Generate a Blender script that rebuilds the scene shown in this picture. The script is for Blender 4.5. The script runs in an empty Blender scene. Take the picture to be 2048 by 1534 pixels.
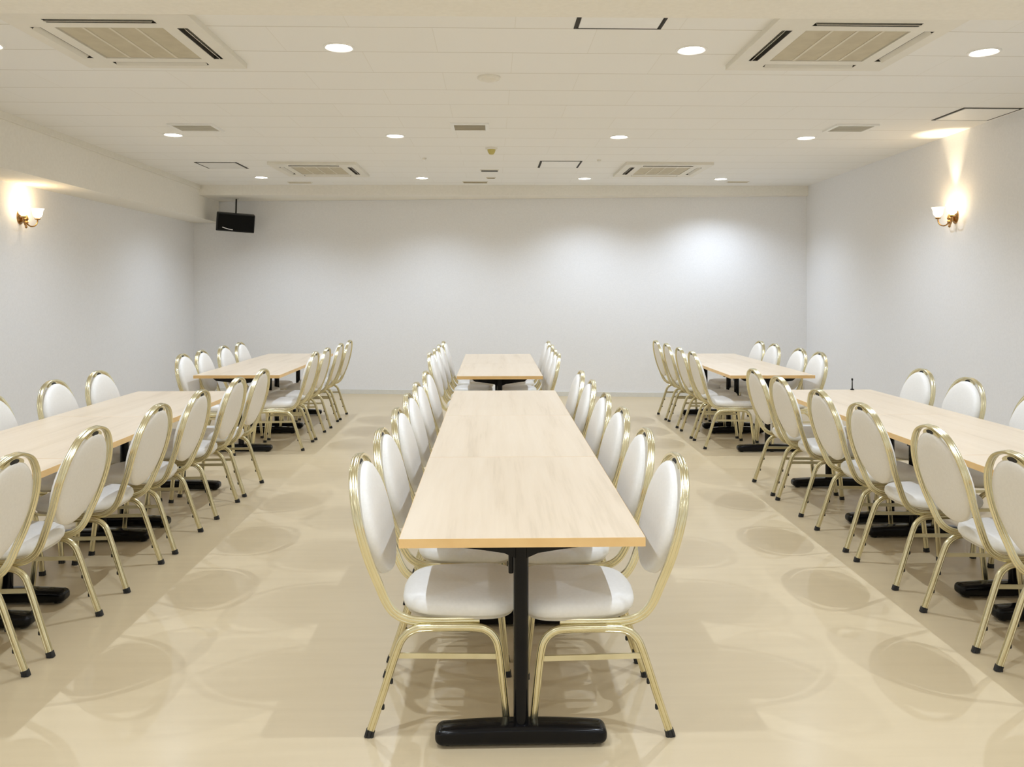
import bpy, bmesh, math, random
from mathutils import Vector, Matrix
random.seed(7)
PI = math.pi
S = bpy.context.scene
C = S.collection

# ------------------------------------------------------------------ render look
S.view_settings.view_transform = 'Standard'
S.view_settings.look = 'None'
S.view_settings.gamma = 1.0
S.view_settings.use_curve_mapping = False
S.view_settings.exposure = 0.0
EXPO = 0.0
S.view_settings.exposure = EXPO

# ------------------------------------------------------------------ materials
def base_mat(name, col, rough=0.5, metal=0.0, coat=0.0, coat_rough=0.1, spec=0.5):
    m = bpy.data.materials.new(name); m.use_nodes = True
    b = m.node_tree.nodes['Principled BSDF']
    b.inputs['Base Color'].default_value = (*col, 1)
    b.inputs['Roughness'].default_value = rough
    b.inputs['Metallic'].default_value = metal
    b.inputs['Coat Weight'].default_value = coat
    b.inputs['Coat Roughness'].default_value = coat_rough
    b.inputs['Specular IOR Level'].default_value = spec
    return m, m.node_tree, b

def noise_mat(name, c1, c2, scale=(1, 1, 1), nscale=5.0, detail=4.0, rough=0.5, bump=0.0, lo=0.35, hi=0.65, **k):
    m, nt, b = base_mat(name, c1, rough, **k)
    N, L = nt.nodes, nt.links
    tc = N.new('ShaderNodeTexCoord'); mp = N.new('ShaderNodeMapping')
    mp.inputs['Scale'].default_value = scale
    no = N.new('ShaderNodeTexNoise'); no.inputs['Scale'].default_value = nscale; no.inputs['Detail'].default_value = detail
    cr = N.new('ShaderNodeValToRGB')
    cr.color_ramp.elements[0].position = lo; cr.color_ramp.elements[1].position = hi
    cr.color_ramp.elements[0].color = (*c1, 1); cr.color_ramp.elements[1].color = (*c2, 1)
    L.new(tc.outputs['Object'], mp.inputs['Vector']); L.new(mp.outputs['Vector'], no.inputs['Vector'])
    L.new(no.outputs['Fac'], cr.inputs['Fac']); L.new(cr.outputs['Color'], b.inputs['Base Color'])
    if bump:
        bp = N.new('ShaderNodeBump'); bp.inputs['Strength'].default_value = bump; bp.inputs['Distance'].default_value = 0.002
        L.new(no.outputs['Fac'], bp.inputs['Height']); L.new(bp.outputs['Normal'], b.inputs['Normal'])
    return m

def emit_mat(name, col, strength):
    m = bpy.data.materials.new(name); m.use_nodes = True
    b = m.node_tree.nodes['Principled BSDF']
    b.inputs['Base Color'].default_value = (*col, 1)
    b.inputs['Emission Color'].default_value = (*col, 1)
    b.inputs['Emission Strength'].default_value = strength
    return m

M = {}
M['wall'] = noise_mat('wall_paint', (0.83, 0.832, 0.845), (0.86, 0.862, 0.875), (1, 1, 1), 60, 3, 0.75, bump=0.05)
M['bulkhead'] = noise_mat('bulkhead_paint', (0.84, 0.81, 0.74), (0.87, 0.84, 0.77), (1, 1, 1), 40, 3, 0.75)
M['trim'] = noise_mat('trim_paint', (0.80, 0.77, 0.69), (0.83, 0.80, 0.72), (1, 1, 1), 30, 2, 0.5)
M['baseboard'] = noise_mat('baseboard_vinyl', (0.70, 0.69, 0.64), (0.73, 0.72, 0.67), (1, 1, 1), 30, 2, 0.45)
M['seat'] = noise_mat('white_vinyl', (0.88, 0.865, 0.83), (0.91, 0.895, 0.86), (1, 1, 1), 90, 3, 0.42, bump=0.05)
M['back_panel'] = noise_mat('cream_backing_vinyl', (0.83, 0.79, 0.72), (0.86, 0.82, 0.75), (1, 1, 1), 90, 3, 0.5, bump=0.05)
M['gold'] = noise_mat('champagne_tube', (0.75, 0.69, 0.46), (0.80, 0.74, 0.51), (1, 1, 1), 14, 2, 0.24, metal=1.0)
M['gold_flat'] = noise_mat('champagne_bar', (0.72, 0.66, 0.44), (0.78, 0.72, 0.50), (1, 1, 1), 14, 2, 0.33, metal=0.8)
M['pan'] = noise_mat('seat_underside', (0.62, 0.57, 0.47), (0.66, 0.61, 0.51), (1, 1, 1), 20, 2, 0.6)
M['rubber'] = noise_mat('black_rubber', (0.012, 0.012, 0.012), (0.02, 0.02, 0.02), (1, 1, 1), 40, 2, 0.6)
M['black_metal'] = noise_mat('black_gloss_metal', (0.003, 0.003, 0.004), (0.005, 0.0045, 0.0045), (1, 1, 1), 8, 2, 0.12, spec=0.22)
M['edge'] = noise_mat('orange_edge_band', (0.80, 0.52, 0.22), (0.86, 0.58, 0.26), (1, 1, 1), 10, 2, 0.35)
M['panel'] = noise_mat('off_white_plastic', (0.78, 0.75, 0.67), (0.80, 0.77, 0.69), (1, 1, 1), 12, 2, 0.45)
M['grille'] = noise_mat('beige_intake_grille', (0.52, 0.46, 0.33), (0.57, 0.51, 0.37), (1, 1, 1), 12, 2, 0.6)
M['rib'] = noise_mat('grille_rib', (0.68, 0.63, 0.52), (0.71, 0.66, 0.55), (1, 1, 1), 12, 2, 0.5)
M['dark'] = noise_mat('dark_slot', (0.018, 0.015, 0.010), (0.03, 0.025, 0.018), (1, 1, 1), 12, 2, 0.7)
M['tan_slot'] = noise_mat('tan_slot', (0.30, 0.25, 0.14), (0.36, 0.30, 0.17), (1, 1, 1), 12, 2, 0.7)
M['white_metal'] = noise_mat('white_enamel', (0.86, 0.85, 0.82), (0.88, 0.87, 0.84), (1, 1, 1), 12, 2, 0.35)
M['olive'] = noise_mat('yellowed_plastic', (0.50, 0.42, 0.12), (0.56, 0.48, 0.16), (1, 1, 1), 30, 2, 0.5)
M['brass'] = noise_mat('antique_brass', (0.30, 0.16, 0.06), (0.52, 0.32, 0.13), (1, 1, 1), 40, 2, 0.25, metal=1.0)
M['speaker'] = noise_mat('speaker_cabinet_black', (0.006, 0.006, 0.006), (0.010, 0.010, 0.010), (1, 1, 1), 60, 2, 0.55)
M['cloth'] = noise_mat('speaker_grille_cloth', (0.003, 0.003, 0.003), (0.006, 0.006, 0.006), (1, 1, 1), 300, 2, 0.8, spec=0.2)
M['badge'] = base_mat('silver_badge', (0.75, 0.75, 0.76), 0.3, 0.6)[0]
M['lens'] = emit_mat('downlight_lens', (1.0, 0.97, 0.92), 14.0)
M['shade'] = emit_mat('lit_glass_shade', (1.0, 0.84, 0.58), 5.0)

def wood_mat():
    m, nt, b = base_mat('birch_laminate', (0.8, 0.66, 0.5), 0.38, coat=0.12, coat_rough=0.25)
    N, L = nt.nodes, nt.links
    tc = N.new('ShaderNodeTexCoord'); oi = N.new('ShaderNodeObjectInfo')
    ad = N.new('ShaderNodeVectorMath'); ad.operation = 'ADD'
    mu = N.new('ShaderNodeVectorMath'); mu.operation = 'SCALE'; mu.inputs['Scale'].default_value = 0.0
    rnd = N.new('ShaderNodeCombineXYZ')
    ml = N.new('ShaderNodeMath'); ml.operation = 'MULTIPLY'; ml.inputs[1].default_value = 37.0
    L.new(oi.outputs['Random'], ml.inputs[0]); L.new(ml.outputs[0], rnd.inputs['X']); L.new(ml.outputs[0], rnd.inputs['Y'])
    L.new(tc.outputs['Object'], ad.inputs[0]); L.new(rnd.outputs[0], ad.inputs[1])
    mp = N.new('ShaderNodeMapping'); mp.inputs['Scale'].default_value = (13, 0.8, 1)
    n1 = N.new('ShaderNodeTexNoise'); n1.inputs['Scale'].default_value = 1.0; n1.inputs['Detail'].default_value = 5; n1.inputs['Roughness'].default_value = 0.6
    mp2 = N.new('ShaderNodeMapping'); mp2.inputs['Scale'].default_value = (90, 3.0, 1)
    n2 = N.new('ShaderNodeTexNoise'); n2.inputs['Scale'].default_value = 1.0; n2.inputs['Detail'].default_value = 3
    L.new(ad.outputs[0], mp.inputs['Vector']); L.new(ad.outputs[0], mp2.inputs['Vector'])
    L.new(mp.outputs[0], n1.inputs['Vector']); L.new(mp2.outputs[0], n2.inputs['Vector'])
    mx = N.new('ShaderNodeMath'); mx.operation = 'MULTIPLY_ADD'; mx.inputs[1].default_value = 0.25; 
    L.new(n2.outputs['Fac'], mx.inputs[0]); L.new(n1.outputs['Fac'], mx.inputs[2])
    cr = N.new('ShaderNodeValToRGB'); e = cr.color_ramp.elements
    e[0].position = 0.38; e[0].color = (0.61, 0.495, 0.355, 1)
    e[1].position = 0.85; e[1].color = (0.75, 0.63, 0.48, 1)
    k = e.new(0.56); k.color = (0.705, 0.58, 0.43, 1)
    L.new(mx.outputs[0], cr.inputs['Fac']); L.new(cr.outputs['Color'], b.inputs['Base Color'])
    return m
M['wood'] = wood_mat()

def floor_mat():
    m, nt, b = base_mat('tan_vinyl_floor', (0.66, 0.56, 0.4), 0.42, coat=0.22, coat_rough=0.2)
    N, L = nt.nodes, nt.links
    tc = N.new('ShaderNodeTexCoord')
    mp = N.new('ShaderNodeMapping'); mp.inputs['Scale'].default_value = (1.2, 14, 1)
    n1 = N.new('ShaderNodeTexNoise'); n1.inputs['Scale'].default_value = 1.6; n1.inputs['Detail'].default_value = 6
    n2 = N.new('ShaderNodeTexNoise'); n2.inputs['Scale'].default_value = 1.1; n2.inputs['Detail'].default_value = 2
    L.new(tc.outputs['Object'], mp.inputs['Vector']); L.new(mp.outputs[0], n1.inputs['Vector']); L.new(tc.outputs['Object'], n2.inputs['Vector'])
    av = N.new('ShaderNodeMath'); av.operation = 'MULTIPLY_ADD'; av.inputs[1].default_value = 0.5
    hf = N.new('ShaderNodeMath'); hf.operation = 'MULTIPLY'; hf.inputs[1].default_value = 0.5
    L.new(n2.outputs['Fac'], hf.inputs[0]); L.new(n1.outputs['Fac'], av.inputs[0]); L.new(hf.outputs[0], av.inputs[2])
    cr = N.new('ShaderNodeValToRGB'); e = cr.color_ramp.elements
    e[0].position = 0.32; e[0].color = (0.545, 0.435, 0.272, 1)
    e[1].position = 0.68; e[1].color = (0.60, 0.487, 0.312, 1)
    L.new(av.outputs[0], cr.inputs['Fac']); L.new(cr.outputs['Color'], b.inputs['Base Color'])
    return m
M['floor'] = floor_mat()

def ceiling_mat():
    m, nt, b = base_mat('white_ceiling_board', (0.86, 0.84, 0.8), 0.8)
    N, L = nt.nodes, nt.links
    tc = N.new('ShaderNodeTexCoord'); mp = N.new('ShaderNodeMapping')
    mp.inputs['Location'].default_value = (0.316, -4.61 + 0.434 * 20, 0)
    br = N.new('ShaderNodeTexBrick'); br.offset = 0.5; br.offset_frequency = 2
    br.inputs['Scale'].default_value = 1.0; br.inputs['Brick Width'].default_value = 0.867; br.inputs['Row Height'].default_value = 0.434
    br.inputs['Mortar Size'].default_value = 0.0024; br.inputs['Mortar Smooth'].default_value = 0.3
    br.inputs['Color1'].default_value = (0.875, 0.865, 0.84, 1); br.inputs['Color2'].default_value = (0.865, 0.855, 0.825, 1)
    br.inputs['Mortar'].default_value = (0.80, 0.78, 0.73, 1)
    L.new(tc.outputs['Object'], mp.inputs['Vector']); L.new(mp.outputs[0], br.inputs['Vector'])
    n2 = N.new('ShaderNodeTexNoise'); n2.inputs['Scale'].default_value = 90; n2.inputs['Detail'].default_value = 2
    mpn = N.new('ShaderNodeMapping'); mpn.inputs['Scale'].default_value = (0.12, 1, 1)
    L.new(tc.outputs['Object'], mpn.inputs['Vector']); L.new(mpn.outputs[0], n2.inputs['Vector'])
    bp = N.new('ShaderNodeBump'); bp.inputs['Strength'].default_value = 0.12; bp.inputs['Distance'].default_value = 0.003
    L.new(n2.outputs['Fac'], bp.inputs['Height']); L.new(bp.outputs['Normal'], b.inputs['Normal'])
    rw = N.new('ShaderNodeTexBrick'); rw.offset = 0.0
    rw.inputs['Scale'].default_value = 1.0; rw.inputs['Brick Width'].default_value = 200.0; rw.inputs['Row Height'].default_value = 0.434
    rw.inputs['Mortar Size'].default_value = 0.0028; rw.inputs['Mortar Smooth'].default_value = 0.3
    rw.inputs['Color1'].default_value = (1, 1, 1, 1); rw.inputs['Color2'].default_value = (1, 1, 1, 1); rw.inputs['Mortar'].default_value = (0.64, 0.60, 0.52, 1)
    mpr = N.new('ShaderNodeMapping'); mpr.inputs['Location'].default_value = (100.0, -4.61 + 0.434 * 20, 0)
    L.new(tc.outputs['Object'], mpr.inputs['Vector']); L.new(mpr.outputs[0], rw.inputs['Vector'])
    mxc = N.new('ShaderNodeMix'); mxc.data_type = 'RGBA'; mxc.blend_type = 'MULTIPLY'; mxc.inputs['Factor'].default_value = 1.0
    L.new(br.outputs['Color'], mxc.inputs['A']); L.new(rw.outputs['Color'], mxc.inputs['B'])
    L.new(mxc.outputs['Result'], b.inputs['Base Color'])
    return m
M['ceiling'] = ceiling_mat()

# ------------------------------------------------------------------ mesh helpers
def finish(name, bm, m, parent=None, loc=None, sharp=38, smooth=True):
    bmesh.ops.recalc_face_normals(bm, faces=bm.faces)
    if smooth:
        ca = math.radians(sharp)
        for f in bm.faces: f.smooth = True
        for e in bm.edges:
            if len(e.link_faces) == 2 and e.calc_face_angle(0) > ca: e.smooth = False
    me = bpy.data.meshes.new(name); bm.to_mesh(me); bm.free()
    me.materials.append(m)
    o = bpy.data.objects.new(name, me); C.objects.link(o)
    if parent is not None: o.parent = parent
    if loc is not None: o.location = loc
    return o

def box(bm, lo, hi, bev=0.0, seg=2):
    lo, hi = Vector(lo), Vector(hi)
    r = bmesh.ops.create_cube(bm, size=1.0)
    vs = r['verts']
    for v in vs:
        v.co = Vector(((lo.x + hi.x) / 2 + v.co.x * (hi.x - lo.x), (lo.y + hi.y) / 2 + v.co.y * (hi.y - lo.y), (lo.z + hi.z) / 2 + v.co.z * (hi.z - lo.z)))
    if bev:
        es = list({e for v in vs for e in v.link_edges})
        bmesh.ops.bevel(bm, geom=es, offset=bev, segments=seg, affect='EDGES', profile=0.5)
    return vs

def mk(name, m, parent=None, **k):
    bm = bmesh.new(); box(bm, k['lo'], k['hi'], k.get('bev', 0), k.get('seg', 2))
    return finish(name, bm, m, parent)

def catmull(pts, n=6):
    pts = [Vector(p) for p in pts]; out = []
    for i in range(len(pts) - 1):
        p0 = pts[max(i - 1, 0)]; p1 = pts[i]; p2 = pts[i + 1]; p3 = pts[min(i + 2, len(pts) - 1)]
        for k in range(n):
            t = k / n
            out.append(0.5 * ((2 * p1) + (-p0 + p2) * t + (2 * p0 - 5 * p1 + 4 * p2 - p3) * t * t + (-p0 + 3 * p1 - 3 * p2 + p3) * t ** 3))
    out.append(pts[-1]); return out

def sweep(bm, path, prof, n0, scale=None):
    """profile (n, b) swept along a path; the n direction is carried along without twist"""
    path = [Vector(p) for p in path]; n = Vector(n0).normalized(); rings = []
    for i, p in enumerate(path):
        a = path[max(i - 1, 0)]; c = path[min(i + 1, len(path) - 1)]
        t = (c - a).normalized()
        n = (n - t * n.dot(t)).normalized(); b = t.cross(n)
        s = scale[i] if scale else 1.0
        rings.append([bm.verts.new(p + n * (q[0] * s) + b * (q[1] * s)) for q in prof])
    k = len(prof)
    for i in range(len(rings) - 1):
        for j in range(k):
            bm.faces.new((rings[i][j], rings[i][(j + 1) % k], rings[i + 1][(j + 1) % k], rings[i + 1][j]))
    bm.faces.new(rings[0]); bm.faces.new(rings[-1][::-1])

def circle(r, n=12): return [(r * math.cos(2 * PI * i / n), r * math.sin(2 * PI * i / n)) for i in range(n)]

def fluted(hn, hb):
    """flattened tube with two shallow grooves on each wide face"""
    side = [(-1.0, .55), (-.80, .9), (-.55, 1.0), (-.42, .82), (-.30, .98), (.30, .98), (.42, .82), (.55, 1.0), (.80, .9), (1.0, .55)]
    top = [(n * hn, b * hb) for b, n in side]
    return top + [(-n, b) for n, b in reversed(top)]

def lathe(bm, prof, n=24, axis='Z', center=(0, 0, 0)):
    c = Vector(center); rings = []
    for r, z in prof:
        if r < 1e-6: rings.append([bm.verts.new(c + Vector((0, 0, z)))])
        else: rings.append([bm.verts.new(c + Vector((r * math.cos(2 * PI * i / n), r * math.sin(2 * PI * i / n), z))) for i in range(n)])
    for a, b in zip(rings, rings[1:]):
        for i in range(n):
            j = (i + 1) % n
            if len(a) == 1 and len(b) == 1: continue
            if len(a) == 1: bm.faces.new((a[0], b[i], b[j]))
            elif len(b) == 1: bm.faces.new((a[i], a[j], b[0]))
            else: bm.faces.new((a[i], a[j], b[j], b[i]))

def empty(name, loc=(0, 0, 0), rz=0.0):
    o = bpy.data.objects.new(name, None); o.empty_display_size = 0.1
    C.objects.link(o); o.location = loc; o.rotation_euler = (0, 0, rz); return o

def tag(o, label, cat, group=None):
    o['label'] = label; o['category'] = cat
    if group: o['group'] = group
    return o

def struct(o): o['kind'] = 'structure'; return o

def copy_tree(o, parent=None):
    c = o.copy(); C.objects.link(c)
    if parent is not None:
        c.parent = parent
    for ch in list(KIDS.get(o.name, [])):
        d = copy_tree(ch, c)
        KIDS.setdefault(c.name, []).append(d)
    return c
KIDS = {}
def register(root):
    KIDS.clear()
    bpy.context.view_layer.update()
    for o in bpy.data.objects:
        if o.parent is not None: KIDS.setdefault(o.parent.name, []).append(o)

# ------------------------------------------------------------------ the room
CZ = 2.83                                  # ceiling height
Y0 = -3.6                                  # wall behind the viewpoint
def wx(y): return 3.842 + 0.033 * y        # inner face of the right-hand wall
def sx(y): return -3.68 - 0.0165 * y       # face of the left-hand bulkhead
LX = -4.24                                 # inner face of the left-hand wall
BL = Vector((LX, 11.42)); BR = Vector((wx(10.52), 10.52))   # ends of the far wall

def prism(bm, poly, z0, z1):
    a = [bm.verts.new((p[0], p[1], z0)) for p in poly]; b = [bm.verts.new((p[0], p[1], z1)) for p in poly]
    n = len(poly); bm.faces.new(a[::-1]); bm.faces.new(b)
    for i in range(n): bm.faces.new((a[i], a[(i + 1) % n], b[(i + 1) % n], b[i]))

def prism_obj(name, poly, z0, z1, m):
    bm = bmesh.new(); prism(bm, poly, z0, z1); return struct(finish(name, bm, m, smooth=False))

XR0, XRB = wx(Y0), BR.x
prism_obj('floor', [(LX - .12, Y0 - .12), (XR0 + .12, Y0 - .12), (XRB + .12, 11.6), (LX - .12, 11.6)], -0.12, 0.0, M['floor'])
prism_obj('ceiling', [(LX - .12, Y0 - .12), (XR0 + .12, Y0 - .12), (XRB + .12, 11.6), (LX - .12, 11.6)], CZ, CZ + 0.1, M['ceiling'])
prism_obj('wall_left', [(LX - .12, Y0), (LX, Y0), (LX, BL.y), (LX - .12, BL.y)], 0, CZ, M['wall'])
prism_obj('wall_right', [(XR0, Y0), (XR0 + .12, Y0), (XRB + .12, BR.y), (XRB, BR.y)], 0, CZ, M['wall'])
prism_obj('wall_back', [(BL.x - .12, BL.y), (BR.x + .12, BR.y - .012), (BR.x + .12, BR.y + .15), (BL.x - .12, BL.y + .15)], 0, CZ, M['wall'])
prism_obj('wall_front', [(LX - .12, Y0 - .12), (XR0 + .12, Y0 - .12), (XR0 + .12, Y0), (LX - .12, Y0)], 0, CZ, M['wall'])
# bulkhead along the left wall, with a small cornice under the ceiling
prism_obj('trim_1', [(LX, Y0), (sx(Y0), Y0), (sx(11.36), 11.36), (LX, 11.40)], 2.40, CZ, M['bulkhead'])
prism_obj('trim_2', [(sx(Y0), Y0), (sx(Y0) + .02, Y0), (sx(10.6) + .02, 10.6), (sx(10.6), 10.6)], CZ - 0.058, CZ, M['trim'])
# shallow beam along the far wall
yb = 10.56
prism_obj('trim_3', [(sx(yb), yb), (wx(yb - .1), yb - .1), (BR.x, BR.y), (sx(11.3), 11.36)], 2.70, CZ, M['bulkhead'])
# cross beam over the viewpoint
prism_obj('trim_4', [(sx(2.7), 2.74), (wx(2.7), 2.74), (wx(3.3), 3.31), (sx(3.34), 3.345)], 2.60, CZ, M['bulkhead'])
# baseboards
prism_obj('baseboard_left', [(LX, Y0), (LX + .012, Y0), (LX + .012, BL.y - .01), (LX, BL.y)], 0, 0.06, M['baseboard'])
prism_obj('baseboard_right', [(XR0 - .012, Y0), (XR0, Y0), (XRB, BR.y), (XRB - .012, BR.y)], 0, 0.06, M['baseboard'])
prism_obj('baseboard_back', [(BL.x, BL.y - .014), (BR.x, BR.y - .014), (BR.x, BR.y), (BL.x, BL.y)], 0, 0.06, M['baseboard'])
prism_obj('baseboard_front', [(LX, Y0), (XR0, Y0), (XR0, Y0 + .012), (LX, Y0 + .012)], 0, 0.06, M['baseboard'])

# ------------------------------------------------------------------ chair
HOOP = [(.36, .175, .366), (.22, .175, .364), (.135, .176, .370), (.085, .178, .392), (.055, .181, .43), (.030, .187, .49),
        (.0, .197, .57), (-.022, .203, .645), (-.040, .197, .715), (-.055, .171, .782), (-.0665, .118, .842), (-.072, .045, .871), (-.0725, 0, .8735)]
FL = fluted(.0065, .0145)
FLEG = fluted(.0085, .0125)
def backx(z): return 0.034 - 0.262 * (z - .457)

def oval_pad(front):
    """half of the oval back cushion: domed outwards from its rim"""
    bm = bmesh.new(); zc, hw, hh = .663, .183, .195
    tilt = math.atan(.262); up = Vector((-math.sin(tilt), 0, math.cos(tilt))); nf = Vector((math.cos(tilt), 0, math.sin(tilt)))
    ctr = Vector((backx(zc), 0, zc)); sgn = 1 if front else -1
    depth = .040 if front else .016
    rings = []; nseg = 40
    for r in (1.0, 1.0, .985, .95, .88, .75, .55, .3):
        rings.append(r)
    levels = [(1.0, 0.0), (1.0, .30), (.985, .55), (.95, .74), (.88, .88), (.72, .97), (.5, 1.0), (.25, 1.0)]
    vr = []
    for r, d in levels:
        ring = []
        for i in range(nseg):
            a = 2 * PI * i / nseg
            u, v = math.sin(a) * hw * r, math.cos(a) * hh * r
            u *= 1.0 - 0.05 * (v / hh)          # slightly fuller towards the bottom
            ring.append(bm.verts.new(ctr + Vector((0, u, 0)) + up * v + nf * (sgn * depth * d)))
        vr.append(ring)
    cv = bm.verts.new(ctr + nf * (sgn * depth))
    for a, b in zip(vr, vr[1:]):
        for i in range(nseg): bm.faces.new((a[i], a[(i + 1) % nseg], b[(i + 1) % nseg], b[i]))
    for i in range(nseg): bm.faces.new((vr[-1][i], vr[-1][(i + 1) % nseg], cv))
    bm.faces.new(vr[0][::-1])
    return bm

def seat_bm(z0, levels, grow=0.0):
    bm = bmesh.new(); n = 48; rr = []
    x0, x1 = .098, .492; cx, hx = (x0 + x1) / 2, (x1 - x0) / 2
    for r, z in levels:
        ring = []
        for i in range(n):
            a = 2 * PI * i / n; c, s = math.cos(a), math.sin(a); e = 2 / 3.6
            ux = math.copysign(abs(c) ** e, c); uy = math.copysign(abs(s) ** e, s)
            hy = .192 + .014 * ux
            if ux < 0: ux = ux * (1 + .04 * (1 - abs(uy)))   # rear edge bows out a little
            ring.append(bm.verts.new((cx + ux * (hx + grow) * r, uy * (hy + grow) * r, z0 + z)))
        rr.append(ring)
    for a, b in zip(rr, rr[1:]):
        for i in range(n): bm.faces.new((a[i], a[(i + 1) % n], b[(i + 1) % n], b[i]))
    bm.faces.new(rr[0][::-1])
    bm.faces.new(rr[-1])
    return bm

def make_chair():
    t = empty('banquet_chair')
    finish('seat', seat_bm(.384, [(.95, 0), (.985, .008), (1.0, .022), (.985, .038), (.93, .050), (.80, .057), (.5, .061), (.2, .062)]), M['seat'], t, sharp=60)
    finish('seat_pan', seat_bm(.374, [(.80, 0), (.93, .0), (.93, .011)]), M['pan'], t)
    finish('backrest', oval_pad(True), M['seat'], t, sharp=60)
    finish('back_panel', oval_pad(False), M['back_panel'], t, sharp=60)
    half = catmull(HOOP, 5)
    full = half + [Vector((p.x, -p.y, p.z)) for p in reversed(half[:-1])]
    bm = bmesh.new(); sweep(bm, full, FL, (0, 1, 0)); finish('frame', bm, M['gold'], t, sharp=50)
    # plate with the hand hole between cushion and hoop
    tilt = math.atan(.262); up = Vector((-math.sin(tilt), 0, math.cos(tilt))); nf = Vector((math.cos(tilt), 0, math.sin(tilt)))
    ctr = Vector((backx(.853), 0, .853))
    bm = bmesh.new(); n = 24; a_, b_ = [], []
    for i in range(n):
        a = 2 * PI * i / n; off = Vector((0, .062 * math.cos(a), 0)) + up * (.017 * math.sin(a) - .18 * abs(.062 * math.cos(a)))
        a_.append(bm.verts.new(ctr + off + nf * .008)); b_.append(bm.verts.new(ctr + off - nf * .008))
    for i in range(n): bm.faces.new((a_[i], a_[(i + 1) % n], b_[(i + 1) % n], b_[i]))
    bm.faces.new(a_); bm.faces.new(b_[::-1])
    gp = finish('grip_plate', bm, M['gold_flat'], t)
    bm = bmesh.new(); a_, b_ = [], []
    for i in range(n):
        a = 2 * PI * i / n; off = Vector((0, .026 * math.cos(a), 0)) + up * (.010 * math.sin(a))
        a_.append(bm.verts.new(ctr + off + nf * .0095)); b_.append(bm.verts.new(ctr + off - nf * .0095))
    for i in range(n): bm.faces.new((a_[i], a_[(i + 1) % n], b_[(i + 1) % n], b_[i]))
    bm.faces.new(a_); bm.faces.new(b_[::-1])
    o = finish('hand_hole', bm, M['rubber'], gp)
    for s in (1, -1):
        rear = [(.004, .200, .018), (.045, .196, .14), (.090, .193, .278), (.112, .191, .322), (.145, .190, .345), (.185, .190, .351), (.265, .190, .352)]
        front = [(.452, .200, .018), (.440, .196, .14), (.424, .193, .278), (.408, .191, .322), (.378, .190, .345), (.340, .190, .351), (.265, .190, .352)]
        for pts, kind in ((rear, 'r'), (front, 'f')):
            path = [Vector((x, y * s, z)) for x, y, z in catmull(pts, 4)]
            bm = bmesh.new(); sweep(bm, path, FLEG, (0, 1, 0)); lg = finish('leg', bm, M['gold'], t, sharp=50)
            d = (path[1] - path[0]).normalized(); p = path[0]
            bm = bmesh.new()
            sweep(bm, [p + d * .004, p - d * .006, Vector((p.x - d.x * .014, p.y, 0.0))], [(a * 1.22, b * 1.18) for a, b in FLEG], (0, 1, 0), [1, 1, 1.06])
            finish('foot_cap', bm, M['rubber'], lg)
            if kind == 'r':
                for f in (4, 7):
                    q = path[f] if f < len(path) else path[-1]
                    q = path[0].lerp(path[8], .30 if f == 4 else .62)
                    bm = bmesh.new(); box(bm, q + Vector((.010, -.006, -.009)), q + Vector((.020, .006, .009)), .003, 1)
                    finish('bumper', bm, M['rubber'], lg)
        bm = bmesh.new()
        sweep(bm, [(.086, .193 * s, .262), (.426, .193 * s, .258)], [(.0035, .0085), (-.0035, .0085), (-.0035, -.0085), (.0035, -.0085)], (0, 1, 0))
        finish('stretcher', bm, M['gold_flat'], t)
    return t

chair0 = make_chair(); register(chair0)
n_ch = [0]
def place_chair(x, y, rz, label, group):
    """x, y: the middle between the two rear feet; the chair faces along local +x"""
    o = chair0 if n_ch[0] == 0 else copy_tree(chair0)
    n_ch[0] += 1
    o.location = (x, y, 0); o.rotation_euler = (0, 0, rz)
    tag(o, label, 'chair', group)
    return o

ORD = ['first', 'second', 'third', 'fourth', 'fifth', 'sixth']
def row(xs, ys, facing, side, table, group, far=False, jitter=.02):
    n = len(ys)
    for i, y in enumerate(ys):
        x = xs[0] + (xs[1] - xs[0]) * (i / max(n - 1, 1)) + random.uniform(-.006, .006)
        rz = (0 if facing > 0 else PI) + random.uniform(-jitter, jitter)
        place_chair(x, y, rz, 'white oval-backed gold-framed chair, %s from %s end, %s side of %s' % (ORD[n - 1 - i if far else i], 'far' if far else 'near', side, table), group)

LF, LB = 'left front table row', 'left back table row'
CF, CB = 'centre front table row', 'centre back table row'
RF, RB = 'right front table row', 'right back table row'
row((-.398, -.400), [2.81, 3.33, 3.90, 4.44, 4.97, 5.66], 1, 'left', CF, 'chairs around the centre front tables')
row((.580, .560), [2.79, 3.30, 3.90, 4.44, 5.08, 5.66], -1, 'right', CF, 'chairs around the centre front tables')
row((-.500, -.480), [7.30, 7.80, 8.36, 8.92], 1, 'left', CB, 'chairs around the centre back tables')
row((.530, .560), [7.22, 7.70, 8.32, 8.92], -1, 'right', CB, 'chairs around the centre back tables')
row((-1.762, -1.745), [2.85, 3.405, 4.075, 4.635, 5.294, 5.84], -1, 'aisle', LF, 'chairs around the left front tables')
row((-2.745, -2.745), [3.36, 3.92, 4.50, 5.16, 5.74], 1, 'wall', LF, 'chairs around the left front tables', True)
row((-1.716, -1.696), [7.44, 7.95, 8.60, 9.12], -1, 'aisle', LB, 'chairs around the left back tables')
row((-2.715, -2.700), [7.23, 7.66, 8.26, 8.80], 1, 'wall', LB, 'chairs around the left back tables')
row((1.940, 1.985), [2.80, 3.355, 4.02, 4.575, 5.26, 5.78], 1, 'aisle', RF, 'chairs around the right front tables')
row((3.065, 3.065), [3.36, 3.92, 4.46, 5.16, 5.74], -1, 'wall', RF, 'chairs around the right front tables', True)
row((1.944, 1.936), [7.42, 7.93, 8.52, 9.03], 1, 'aisle', RB, 'chairs around the right back tables')
row((2.965, 2.930), [7.30, 7.76, 8.42, 8.86], -1, 'wall', RB, 'chairs around the right back tables')

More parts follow.
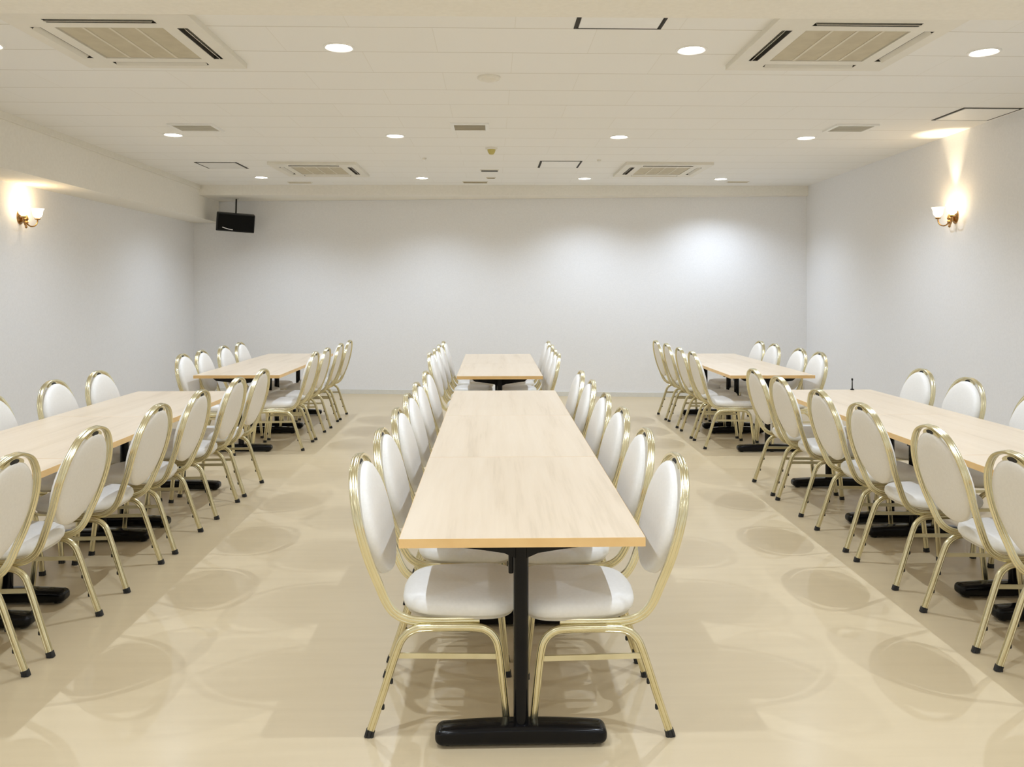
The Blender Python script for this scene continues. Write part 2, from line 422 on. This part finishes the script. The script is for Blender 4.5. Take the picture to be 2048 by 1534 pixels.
# ------------------------------------------------------------------ tables
TW, TL, TH = 0.756, 1.180, 0.700
def make_table():
    t = empty('folding_table')
    hw, hl = TW / 2, TL / 2
    bm = bmesh.new(); box(bm, (-hw + .001, -hl + .001, TH - .028), (hw - .001, hl - .001, TH), .0008, 1)
    top = finish('tabletop', bm, M['wood'], t)
    bm = bmesh.new()
    o_ = [(-hw, -hl), (hw, -hl), (hw, hl), (-hw, hl)]; i_ = [(-hw + .0015, -hl + .0015), (hw - .0015, -hl + .0015), (hw - .0015, hl - .0015), (-hw + .0015, hl - .0015)]
    z0, z1 = TH - .0285, TH - .0006
    V = lambda p, z: bm.verts.new((p[0], p[1], z))
    ob, ot, ib, it = [V(p, z0) for p in o_], [V(p, z1) for p in o_], [V(p, z0) for p in i_], [V(p, z1) for p in i_]
    for i in range(4):
        j = (i + 1) % 4
        bm.faces.new((ob[i], ob[j], ot[j], ot[i])); bm.faces.new((ib[j], ib[i], it[i], it[j]))
        bm.faces.new((ot[i], ot[j], it[j], it[i])); bm.faces.new((ob[j], ob[i], ib[i], ib[j]))
    finish('edge_band', bm, M['edge'], t, smooth=False)
    for s in (-1, 1):
        y = s * (hl - .135)
        bm = bmesh.new(); lathe(bm, [(0, .030), (.0245, .030), (.0245, TH - .034), (0, TH - .034)], 24, center=(0, y, 0))
        leg = finish('leg', bm, M['black_metal'], t)
        # foot bar: highest at the post, falling gently to its rounded ends
        bm = bmesh.new(); L_, R_ = .276, .026
        us = [-1 + k / 12 * 2 for k in range(13)]
        xs_ = [-L_ + R_ * (1 - math.cos(k / 8 * PI / 2)) for k in range(8)] + [u * (L_ - R_) for u in us] + [L_ - R_ * (1 - math.cos(k / 8 * PI / 2)) for k in range(7, -1, -1)]
        rings = []
        for x in xs_:
            e_ = max(0.0, (abs(x) - (L_ - R_)) / R_); k_ = math.sqrt(max(0.0, 1 - e_ * e_)); a = x / L_
            w = .040 - R_ * .8 * (1 - k_); h = .063 - .012 * a * a; ins = .020 * (1 - k_)
            ring = []
            for q_ in range(32):
                q = 2 * PI * q_ / 32; c, s_ = math.cos(q), math.sin(q); e = 2 / 4.0
                ring.append(bm.verts.new((x, y + math.copysign(abs(c) ** e, c) * w, .006 + h / 2 + math.copysign(abs(s_) ** e, s_) * (h / 2 - ins))))
            rings.append(ring)
        for a, b in zip(rings, rings[1:]):
            for k in range(32): bm.faces.new((a[k], a[(k + 1) % 32], b[(k + 1) % 32], b[k]))
        bm.faces.new(rings[0]); bm.faces.new(rings[-1][::-1])
        ft = finish('foot_bar', bm, M['black_metal'], leg, sharp=70)
        bm = bmesh.new()
        for k in (-1, 1): lathe(bm, [(0, 0), (.018, 0), (.018, .010), (0, .010)], 14, center=(k * .235, y, 0))
        finish('glide', bm, M['rubber'], leg)
        # bracket under the top: flat arms tapering away from the post
        bm = bmesh.new()
        for k in (-1, 1):
            sec = [(.018, .072), (.055, .056), (.12, .046), (.22, .034), (.25, .010)]
            prev = None
            for xx, hh in sec:
                r = [bm.verts.new((k * xx, y + dy, TH - .0285 - dz)) for dy, dz in ((-.018, 0), (.018, 0), (.018, hh), (-.018, hh))]
                if prev:
                    for q in range(4): bm.faces.new((prev[q], prev[(q + 1) % 4], r[(q + 1) % 4], r[q]))
                else: bm.faces.new(r[::-1])
                prev = r
            bm.faces.new(prev)
        box(bm, (-.05, y - .05, TH - .036), (.05, y + .05, TH - .0285))
        finish('bracket', bm, M['black_metal'], leg, smooth=False)
        yi = y - s * .075; lo_, hi_ = min(y, yi), max(y, yi)
        bm = bmesh.new(); box(bm, (-.040, lo_ + .02, .535), (-.024, hi_, TH - .030), .004, 2); box(bm, (-.030, yi - .008, .575), (.0, yi + .008, .60), .003, 1)
        box(bm, (-.030, min(y, yi) + .015, .60), (.012, max(y, yi), .618), .003, 1)
        finish('latch', bm, M['black_metal'], leg, smooth=False)
    return t
table0 = make_table(); register(table0)
n_tb = [0]
def place_table(x, y0, k, label, group):
    o = table0 if n_tb[0] == 0 else copy_tree(table0)
    n_tb[0] += 1
    o.location = (x, y0 + (k + .5) * 1.1825, 0)
    tag(o, label, 'table', group)
for x, y0, n, nm in ((.092, 2.432, 3, CF), (.064, 6.965, 2, CB), (-2.262, 2.45, 3, LF), (-2.262, 7.09, 2, LB), (2.488, 2.42, 3, RF), (2.475, 6.97, 2, RB)):
    for k in range(n):
        w = (['nearest', 'middle', 'farthest'] if n == 3 else ['nearer', 'farther'])[k]
        place_table(x, y0, k, 'pale birch-topped table on black T-legs, %s of %s in the %s' % (w, 'three' if n == 3 else 'two', nm), 'birch tables in long rows')

# ------------------------------------------------------------------ ceiling fixtures
LIGHT_W = 96.0
LCOL = (0.75, 0.855, 1.0)
def make_downlight():
    t = empty('downlight')
    bm = bmesh.new(); lathe(bm, [(.070, .012), (.070, -.002), (.078, -.007), (.088, -.004), (.090, .0), (.090, .012)], 40); finish('trim_ring', bm, M['white_metal'], t)
    bm = bmesh.new(); lathe(bm, [(0, -.0055), (.05, -.0045), (.0705, -.001), (.0705, .006), (0, .006)], 40); finish('lens', bm, M['lens'], t)
    return t
dl0 = make_downlight(); register(dl0)
sp = bpy.data.lights.new('downlight_beam', 'SPOT'); sp.energy = LIGHT_W; sp.color = LCOL
sp.spot_size = sp.spot_size = math.radians(138); sp.spot_blend = 0.9; sp.shadow_soft_size = 0.012
COLS = [(-2.83, 'leftmost'), (-.868, 'second from the left'), (1.137, 'third from the left'), (2.835, 'rightmost')]
ROWS = [(4.525, 'near row'), (7.13, 'middle row'), (9.82, 'far row'), (1.87, 'row overhead'), (-.76, 'row behind the viewpoint'), (-2.6, 'rearmost row')]
first = True
for ry, rn in ROWS:
    for cxx, cn in COLS:
        o = dl0 if first else copy_tree(dl0)
        first = False
        o.location = (cxx, ry, CZ)
        tag(o, 'round glowing recessed ceiling downlight, %s in the %s' % (cn, rn), 'ceiling light', 'ceiling downlights')
        lo = bpy.data.objects.new('downlight_beam', sp); C.objects.link(lo); lo.parent = o; lo.location = (0, 0, -.03)

def cells(bm, xs, ys, h):
    """stepped slab hanging under the ceiling: h[j][i] is the drop of each cell below z = 0 (None: open)"""
    nx, ny = len(xs) - 1, len(ys) - 1
    H = lambda i, j: h[j][i] if 0 <= i < nx and 0 <= j < ny else 0.0
    quad = lambda *p: bm.faces.new([bm.verts.new(q) for q in p])
    for j in range(ny):
        for i in range(nx):
            z = -H(i, j)
            quad((xs[i], ys[j], z), (xs[i + 1], ys[j], z), (xs[i + 1], ys[j + 1], z), (xs[i], ys[j + 1], z))
    for j in range(ny):
        for i in range(nx + 1):
            a, b = -H(i - 1, j), -H(i, j)
            if abs(a - b) > 1e-6: quad((xs[i], ys[j], a), (xs[i], ys[j + 1], a), (xs[i], ys[j + 1], b), (xs[i], ys[j], b))
    for i in range(nx):
        for j in range(ny + 1):
            a, b = -H(i, j - 1), -H(i, j)
            if abs(a - b) > 1e-6: quad((xs[i], ys[j], a), (xs[i + 1], ys[j], a), (xs[i + 1], ys[j], b), (xs[i], ys[j], b))
    bmesh.ops.remove_doubles(bm, verts=bm.verts, dist=1e-6)

def make_cassette():
    t = empty('air_conditioner')
    P = .475; q = (-P, -.395, -.335, -.285, .285, .335, .395, P)
    # columns / rows: margin, slot, rib, centre, rib, slot, margin
    D, R = .030, -.0  # drop of the panel and of its slots
    h = [[D] * 7 for _ in range(7)]
    bm = bmesh.new()
    xs = [-P, -.400, -.345, -.275, .275, .345, .400, P]
    for k in range(3): pass
    SL = .004
    h[1][3] = h[5][3] = SL
    h[3][1] = h[3][5] = SL
    h[3][3] = .018
    cells(bm, xs, xs, h)
    finish('panel', bm, M['panel'], t, sharp=20)
    # four outlet throats (dark) with a tilted flap each
    for k in range(4):
        rot = Matrix.Rotation(k * PI / 2, 4, 'Z')
        bm = bmesh.new(); cells(bm, [.3455, .350, .395, .3995], [-.2745, -.270, .270, .2745], [[.029] * 3, [.029, .002, .029], [.029] * 3]); bmesh.ops.transform(bm, matrix=rot, verts=bm.verts)
        sl = finish('air_outlet', bm, M['dark'], t, smooth=False)
        bm = bmesh.new(); box(bm, (-.024, -.266, -.0012), (.024, .266, .0012))
        bmesh.ops.transform(bm, matrix=rot @ Matrix.Translation((.374, 0, -.021)) @ Matrix.Rotation(math.radians(47), 4, 'Y'), verts=bm.verts)
        finish('louver', bm, M['panel'], t, smooth=False)
    bm = bmesh.new(); box(bm, (-.270, -.270, -.0255), (.270, .270, -.0185), .003, 1); g = finish('intake_grille', bm, M['grille'], t)
    for k in (-1, 0, 1):
        bm = bmesh.new(); box(bm, (k * .135 - .007, -.268, -.0285), (k * .135 + .007, .268, -.025)); finish('grille_rib', bm, M['rib'], g, smooth=False)
    return t
ac0 = make_cassette(); register(ac0)
for i, (x, y, lb) in enumerate(((-1.965, 4.40, 'near left'), (1.900, 4.36, 'near right'), (-1.945, 9.08, 'far left'), (1.915, 9.01, 'far right'))):
    o = ac0 if i == 0 else copy_tree(ac0)
    o.location = (x, y, CZ)
    tag(o, 'square off-white ceiling air conditioner with beige grille, the %s of the four' % lb, 'air conditioner', 'ceiling air conditioners')

def grille_vent(x, y, w, d, label, slot='grille', n=9):
    t = empty('ceiling_vent', (x, y, CZ))
    bm = bmesh.new(); cells(bm, [-w / 2, -w / 2 + .03, w / 2 - .03, w / 2], [-d / 2, -d / 2 + .03, d / 2 - .03, d / 2], [[.014] * 3, [.014, .003, .014], [.014] * 3])
    finish('frame', bm, M['white_metal'], t, sharp=20)
    bm = bmesh.new(); box(bm, (-w / 2 + .031, -d / 2 + .031, -.0065), (w / 2 - .031, d / 2 - .031, -.0035)); finish('backing', bm, M[slot], t, smooth=False)
    for k in range(n):
        yy = -d / 2 + .036 + (d - .072) * (k + .5) / n
        bm = bmesh.new(); box(bm, (-w / 2 + .032, -.006, -.001), (w / 2 - .032, .006, .001))
        bmesh.ops.transform(bm, matrix=Matrix.Translation((0, yy, -.0105)) @ Matrix.Rotation(math.radians(30), 4, 'X'), verts=bm.verts)
        finish('slat', bm, M['rib' if slot == 'grille' else 'panel'], t, smooth=False)
    return tag(t, label, 'air vent', 'ceiling vents')
grille_vent(-.19, 6.70, .32, .29, 'small beige louvred ceiling vent in a white frame between the two middle downlights')
grille_vent(-2.50, 6.78, .38, .30, 'pale square ceiling vent near the left bulkhead, just before the middle row downlight', 'panel')
grille_vent(3.03, 6.67, .36, .30, 'pale square ceiling vent near the right wall, just before the middle row downlight', 'panel')

def hatch(x, y, w, d, label, gap=.011):
    t = empty('ceiling_hatch', (x, y, CZ))
    bm = bmesh.new()
    fr = .012; W, Dp = w / 2, d / 2
    cells(bm, [-W - fr, -W, W, W + fr], [-Dp - fr, -Dp, Dp, Dp + fr], [[.003, .003, .003], [.003, .0008, .003], [.003, .003, .003]])
    finish('frame', bm, M['dark'], t, sharp=20)
    bm = bmesh.new(); box(bm, (-W + gap, -Dp + gap, -.006), (W - gap, Dp - gap, -.0012), .001, 1); finish('door', bm, M['white_metal'], t)
    return tag(t, label, 'ceiling hatch', 'ceiling access hatches')
hatch(.655, 3.93, .435, .455, 'white ceiling hatch with dark joint, partly hidden by the beam at the top')
hatch(.735, 8.72, .43, .45, 'white ceiling hatch with thin dark edges right of centre at the far end')
hatch(-2.99, 8.88, .43, .42, 'white ceiling hatch with thin dark edges beside the left bulkhead')
hatch(3.785, 6.14, .44, .42, 'white ceiling hatch close to the right wall above the wall lamp')

def slot_vent(x, y, w, d, label, m='tan_slot'):
    t = empty('slot_vent', (x, y, CZ))
    bm = bmesh.new(); cells(bm, [-w / 2 - .012, -w / 2, w / 2, w / 2 + .012], [-d / 2 - .012, -d / 2, d / 2, d / 2 + .012], [[.010] * 3, [.010, .002, .010], [.010] * 3])
    finish('frame', bm, M['panel'], t, sharp=20)
    bm = bmesh.new(); box(bm, (-w / 2, -d / 2, -.0135), (w / 2, d / 2, -.0025)); finish('slot', bm, M[m], t, smooth=False)
    return tag(t, label, 'air vent', 'narrow ceiling slots')
slot_vent(-.034, 9.16, .19, .075, 'dark narrow ceiling slot on the centre line, the wider of two in line', 'dark')
slot_vent(-.018, 9.77, .09, .06, 'small dark ceiling slot on the centre line, just beyond the wider one', 'tan_slot')
slot_vent(-.22, 10.16, .30, .09, 'pale tan ceiling slot closest to the far beam, left of centre', 'tan_slot')
slot_vent(-2.46, 10.24, .28, .06, 'pale ceiling slot by the far beam beside the left far downlight', 'grille')
slot_vent(3.12, 10.06, .25, .06, 'pale ceiling slot by the far beam beside the right far downlight', 'grille')

def sensor(x, y, r, h, mcap, label, name='smoke_detector', cat='smoke detector'):
    t = empty(name, (x, y, CZ))
    bm = bmesh.new(); lathe(bm, [(0, .004), (r, .004), (r, -.010), (r * .92, -.016), (r * .6, -.018), (0, -.018)], 28); finish('base', bm, M['panel'], t)
    bm = bmesh.new(); lathe(bm, [(r * .72, -.014), (r * .6, -.018 - h * .5), (r * .35, -.018 - h), (0, -.020 - h)], 24); finish('cap', bm, M[mcap], t)
    return tag(t, label, cat, None)
sensor(-.023, 5.14, .075, .012, 'panel', 'round cream smoke detector on the ceiling centre line, nearest the viewer')
sensor(-.010, 7.72, .058, .045, 'olive', 'small yellowed cone-shaped detector on the ceiling centre line beyond the louvred vent', 'heat_detector', 'smoke detector')
sensor(-.71, 8.34, .022, .012, 'white_metal', 'tiny white ceiling button left of centre at the far end', 'sprinkler_head', 'sprinkler')
sensor(1.125, 8.39, .022, .012, 'white_metal', 'tiny white ceiling button right of centre at the far end', 'sprinkler_head', 'sprinkler')

# ------------------------------------------------------------------ hanging speaker
def speaker():
    t = empty('hanging_speaker', (-3.50, 10.93, 2.37)); t.rotation_euler = (math.radians(9), math.radians(3.2), math.radians(19))
    w, h, d = .245, .120, .125
    bm = bmesh.new(); box(bm, (-w, -d, -h), (w, d, h), .010, 2); finish('cabinet', bm, M['speaker'], t)
    bm = bmesh.new(); box(bm, (-w + .022, -d - .010, -h + .014), (w - .010, -d + .004, h - .012), .006, 2); gr = finish('grille', bm, M['cloth'], t)
    bm = bmesh.new()
    pts = [(-.165 + .135 * i / 10, -d - .0115, -.066 - .026 * math.sin(i / 10 * PI / 2)) for i in range(11)]
    sweep(bm, pts, [(.005, .0018), (-.005, .0018), (-.005, -.0018), (.005, -.0018)], (0, 0, 1)); finish('badge', bm, M['badge'], gr, smooth=False)
    inv = t.rotation_euler.to_matrix().inverted()
    b = Vector((0.0, .0, h)); top = inv @ (Vector((-3.50, 10.97, 2.70)) - Vector((-3.50, 10.93, 2.37)))
    bm = bmesh.new(); sweep(bm, [b - Vector((0, 0, .01)), b.lerp(top, .5), top], circle(.0105, 12), (1, 0, 0)); finish('pole', bm, M['speaker'], t)
    bm = bmesh.new(); sweep(bm, [top - (top - b).normalized() * .012, top], circle(.032, 16), (1, 0, 0)); finish('ceiling_flange', bm, M['panel'], t)
    return tag(t, 'black box speaker hanging on a thin pole from the far left corner', 'speaker')
speaker()

# ------------------------------------------------------------------ wall lamps
SCONCE_POINT, SCONCE_SPOT = 1.3, 34.0
def sconce(x, y, z, face, label):
    """face: +1 when the lamp looks towards +x (left wall), -1 towards -x (right wall)"""
    t = empty('wall_lamp', (x, y, z), 0 if face > 0 else PI)
    bm = bmesh.new(); lathe(bm, [(0, 0), (.052, 0), (.050, .008), (.034, .016), (.018, .024), (0, .026)], 28)
    bmesh.ops.transform(bm, matrix=Matrix.Rotation(PI / 2, 4, 'Y') @ Matrix.Diagonal((1.35, 1, 1, 1)), verts=bm.verts)
    finish('wall_plate', bm, M['brass'], t)
    bm = bmesh.new(); lathe(bm, [(0, -.105), (.008, -.100), (.012, -.088), (.006, -.078), (.014, -.066), (.020, -.050), (.012, -.036), (.022, -.020), (.016, .0), (.006, .018), (0, .034)], 18, center=(.055, 0, .0))
    box(bm, (.015, -.008, -.045), (.055, .008, -.030), .003, 1)
    finish('stem', bm, M['brass'], t)
    for s in (-1, 1):
        path = catmull([(.055, 0, -.055), (.072, s * .035, -.082), (.088, s * .078, -.075), (.094, s * .105, -.045), (.094, s * .110, -.012)], 5)
        bm = bmesh.new(); sweep(bm, path, circle(.0062, 10), (1, 0, 0))
        lathe(bm, [(0, -.016), (.018, -.014), (.026, -.004), (.018, .002), (0, .004)], 18, center=(.094, s * .110, -.004))
        arm = finish('arm', bm, M['brass'], t)
        bm = bmesh.new()
        lathe(bm, [(.017, .0), (.032, .012), (.040, .032), (.041, .052), (.046, .070), (.055, .082), (.052, .082), (.043, .071), (.038, .052), (.037, .033), (.029, .015), (.014, .004)], 24, center=(.094, s * .110, .002))
        finish('shade', bm, M['shade'], arm, sharp=60)
    pl = bpy.data.lights.new('lamp_glow', 'POINT'); pl.energy = SCONCE_POINT; pl.color = (1.0, .78, .50); pl.shadow_soft_size = .03
    lo = bpy.data.objects.new('lamp_glow', pl); C.objects.link(lo); lo.parent = t; lo.location = (.15, 0, .14)
    su = bpy.data.lights.new('lamp_uplight', 'SPOT'); su.energy = SCONCE_SPOT; su.color = (1.0, .80, .52); su.spot_size = math.radians(46); su.spot_blend = .8; su.shadow_soft_size = .012
    lo = bpy.data.objects.new('lamp_uplight', su); C.objects.link(lo); lo.parent = t; lo.location = (.095, 0, .04); lo.rotation_euler = (PI, 0, 0)
    return tag(t, label, 'wall lamp')
sconce(LX, 7.25, 2.11, 1, 'lit brass wall lamp with glass shades on the left wall under the bulkhead')
sconce(wx(6.9), 6.90, 2.105, -1, 'lit brass wall lamp with glass shades high on the right wall')

# ------------------------------------------------------------------ thin rod behind the right tables
bm = bmesh.new(); lathe(bm, [(0, 0), (.014, 0), (.014, .006), (.0045, .012), (.0035, .070), (.0065, .074), (.0065, .086), (0, .089)], 14)
o = finish('metal_rod', bm, M['black_metal'], None, (2.715, 5.945, TH))
tag(o, 'thin dark rod standing upright at the far end of the right front tables', 'rod')

# ------------------------------------------------------------------ world and camera
w = bpy.data.worlds.new('room_dark'); S.world = w; w.use_nodes = True
w.node_tree.nodes['Background'].inputs[0].default_value = (0.02, 0.02, 0.02, 1)
cam = bpy.data.cameras.new('camera'); co = bpy.data.objects.new('camera', cam); C.objects.link(co)
cam.sensor_fit = 'HORIZONTAL'; cam.sensor_width = 36.0; cam.lens = 36.0 * 1592.0 / 2048.0
cam.shift_y = -189.0 / 2048.0
cam.clip_start = 0.05; cam.clip_end = 60
co.location = (0, 0, 1.462)
co.rotation_euler = (PI / 2, 0, -math.atan(39.0 / 1592.0))
S.camera = co
S.cycles.max_bounces = 10; S.cycles.diffuse_bounces = 6; S.cycles.glossy_bounces = 4
S.cycles.sample_clamp_indirect = 6.0
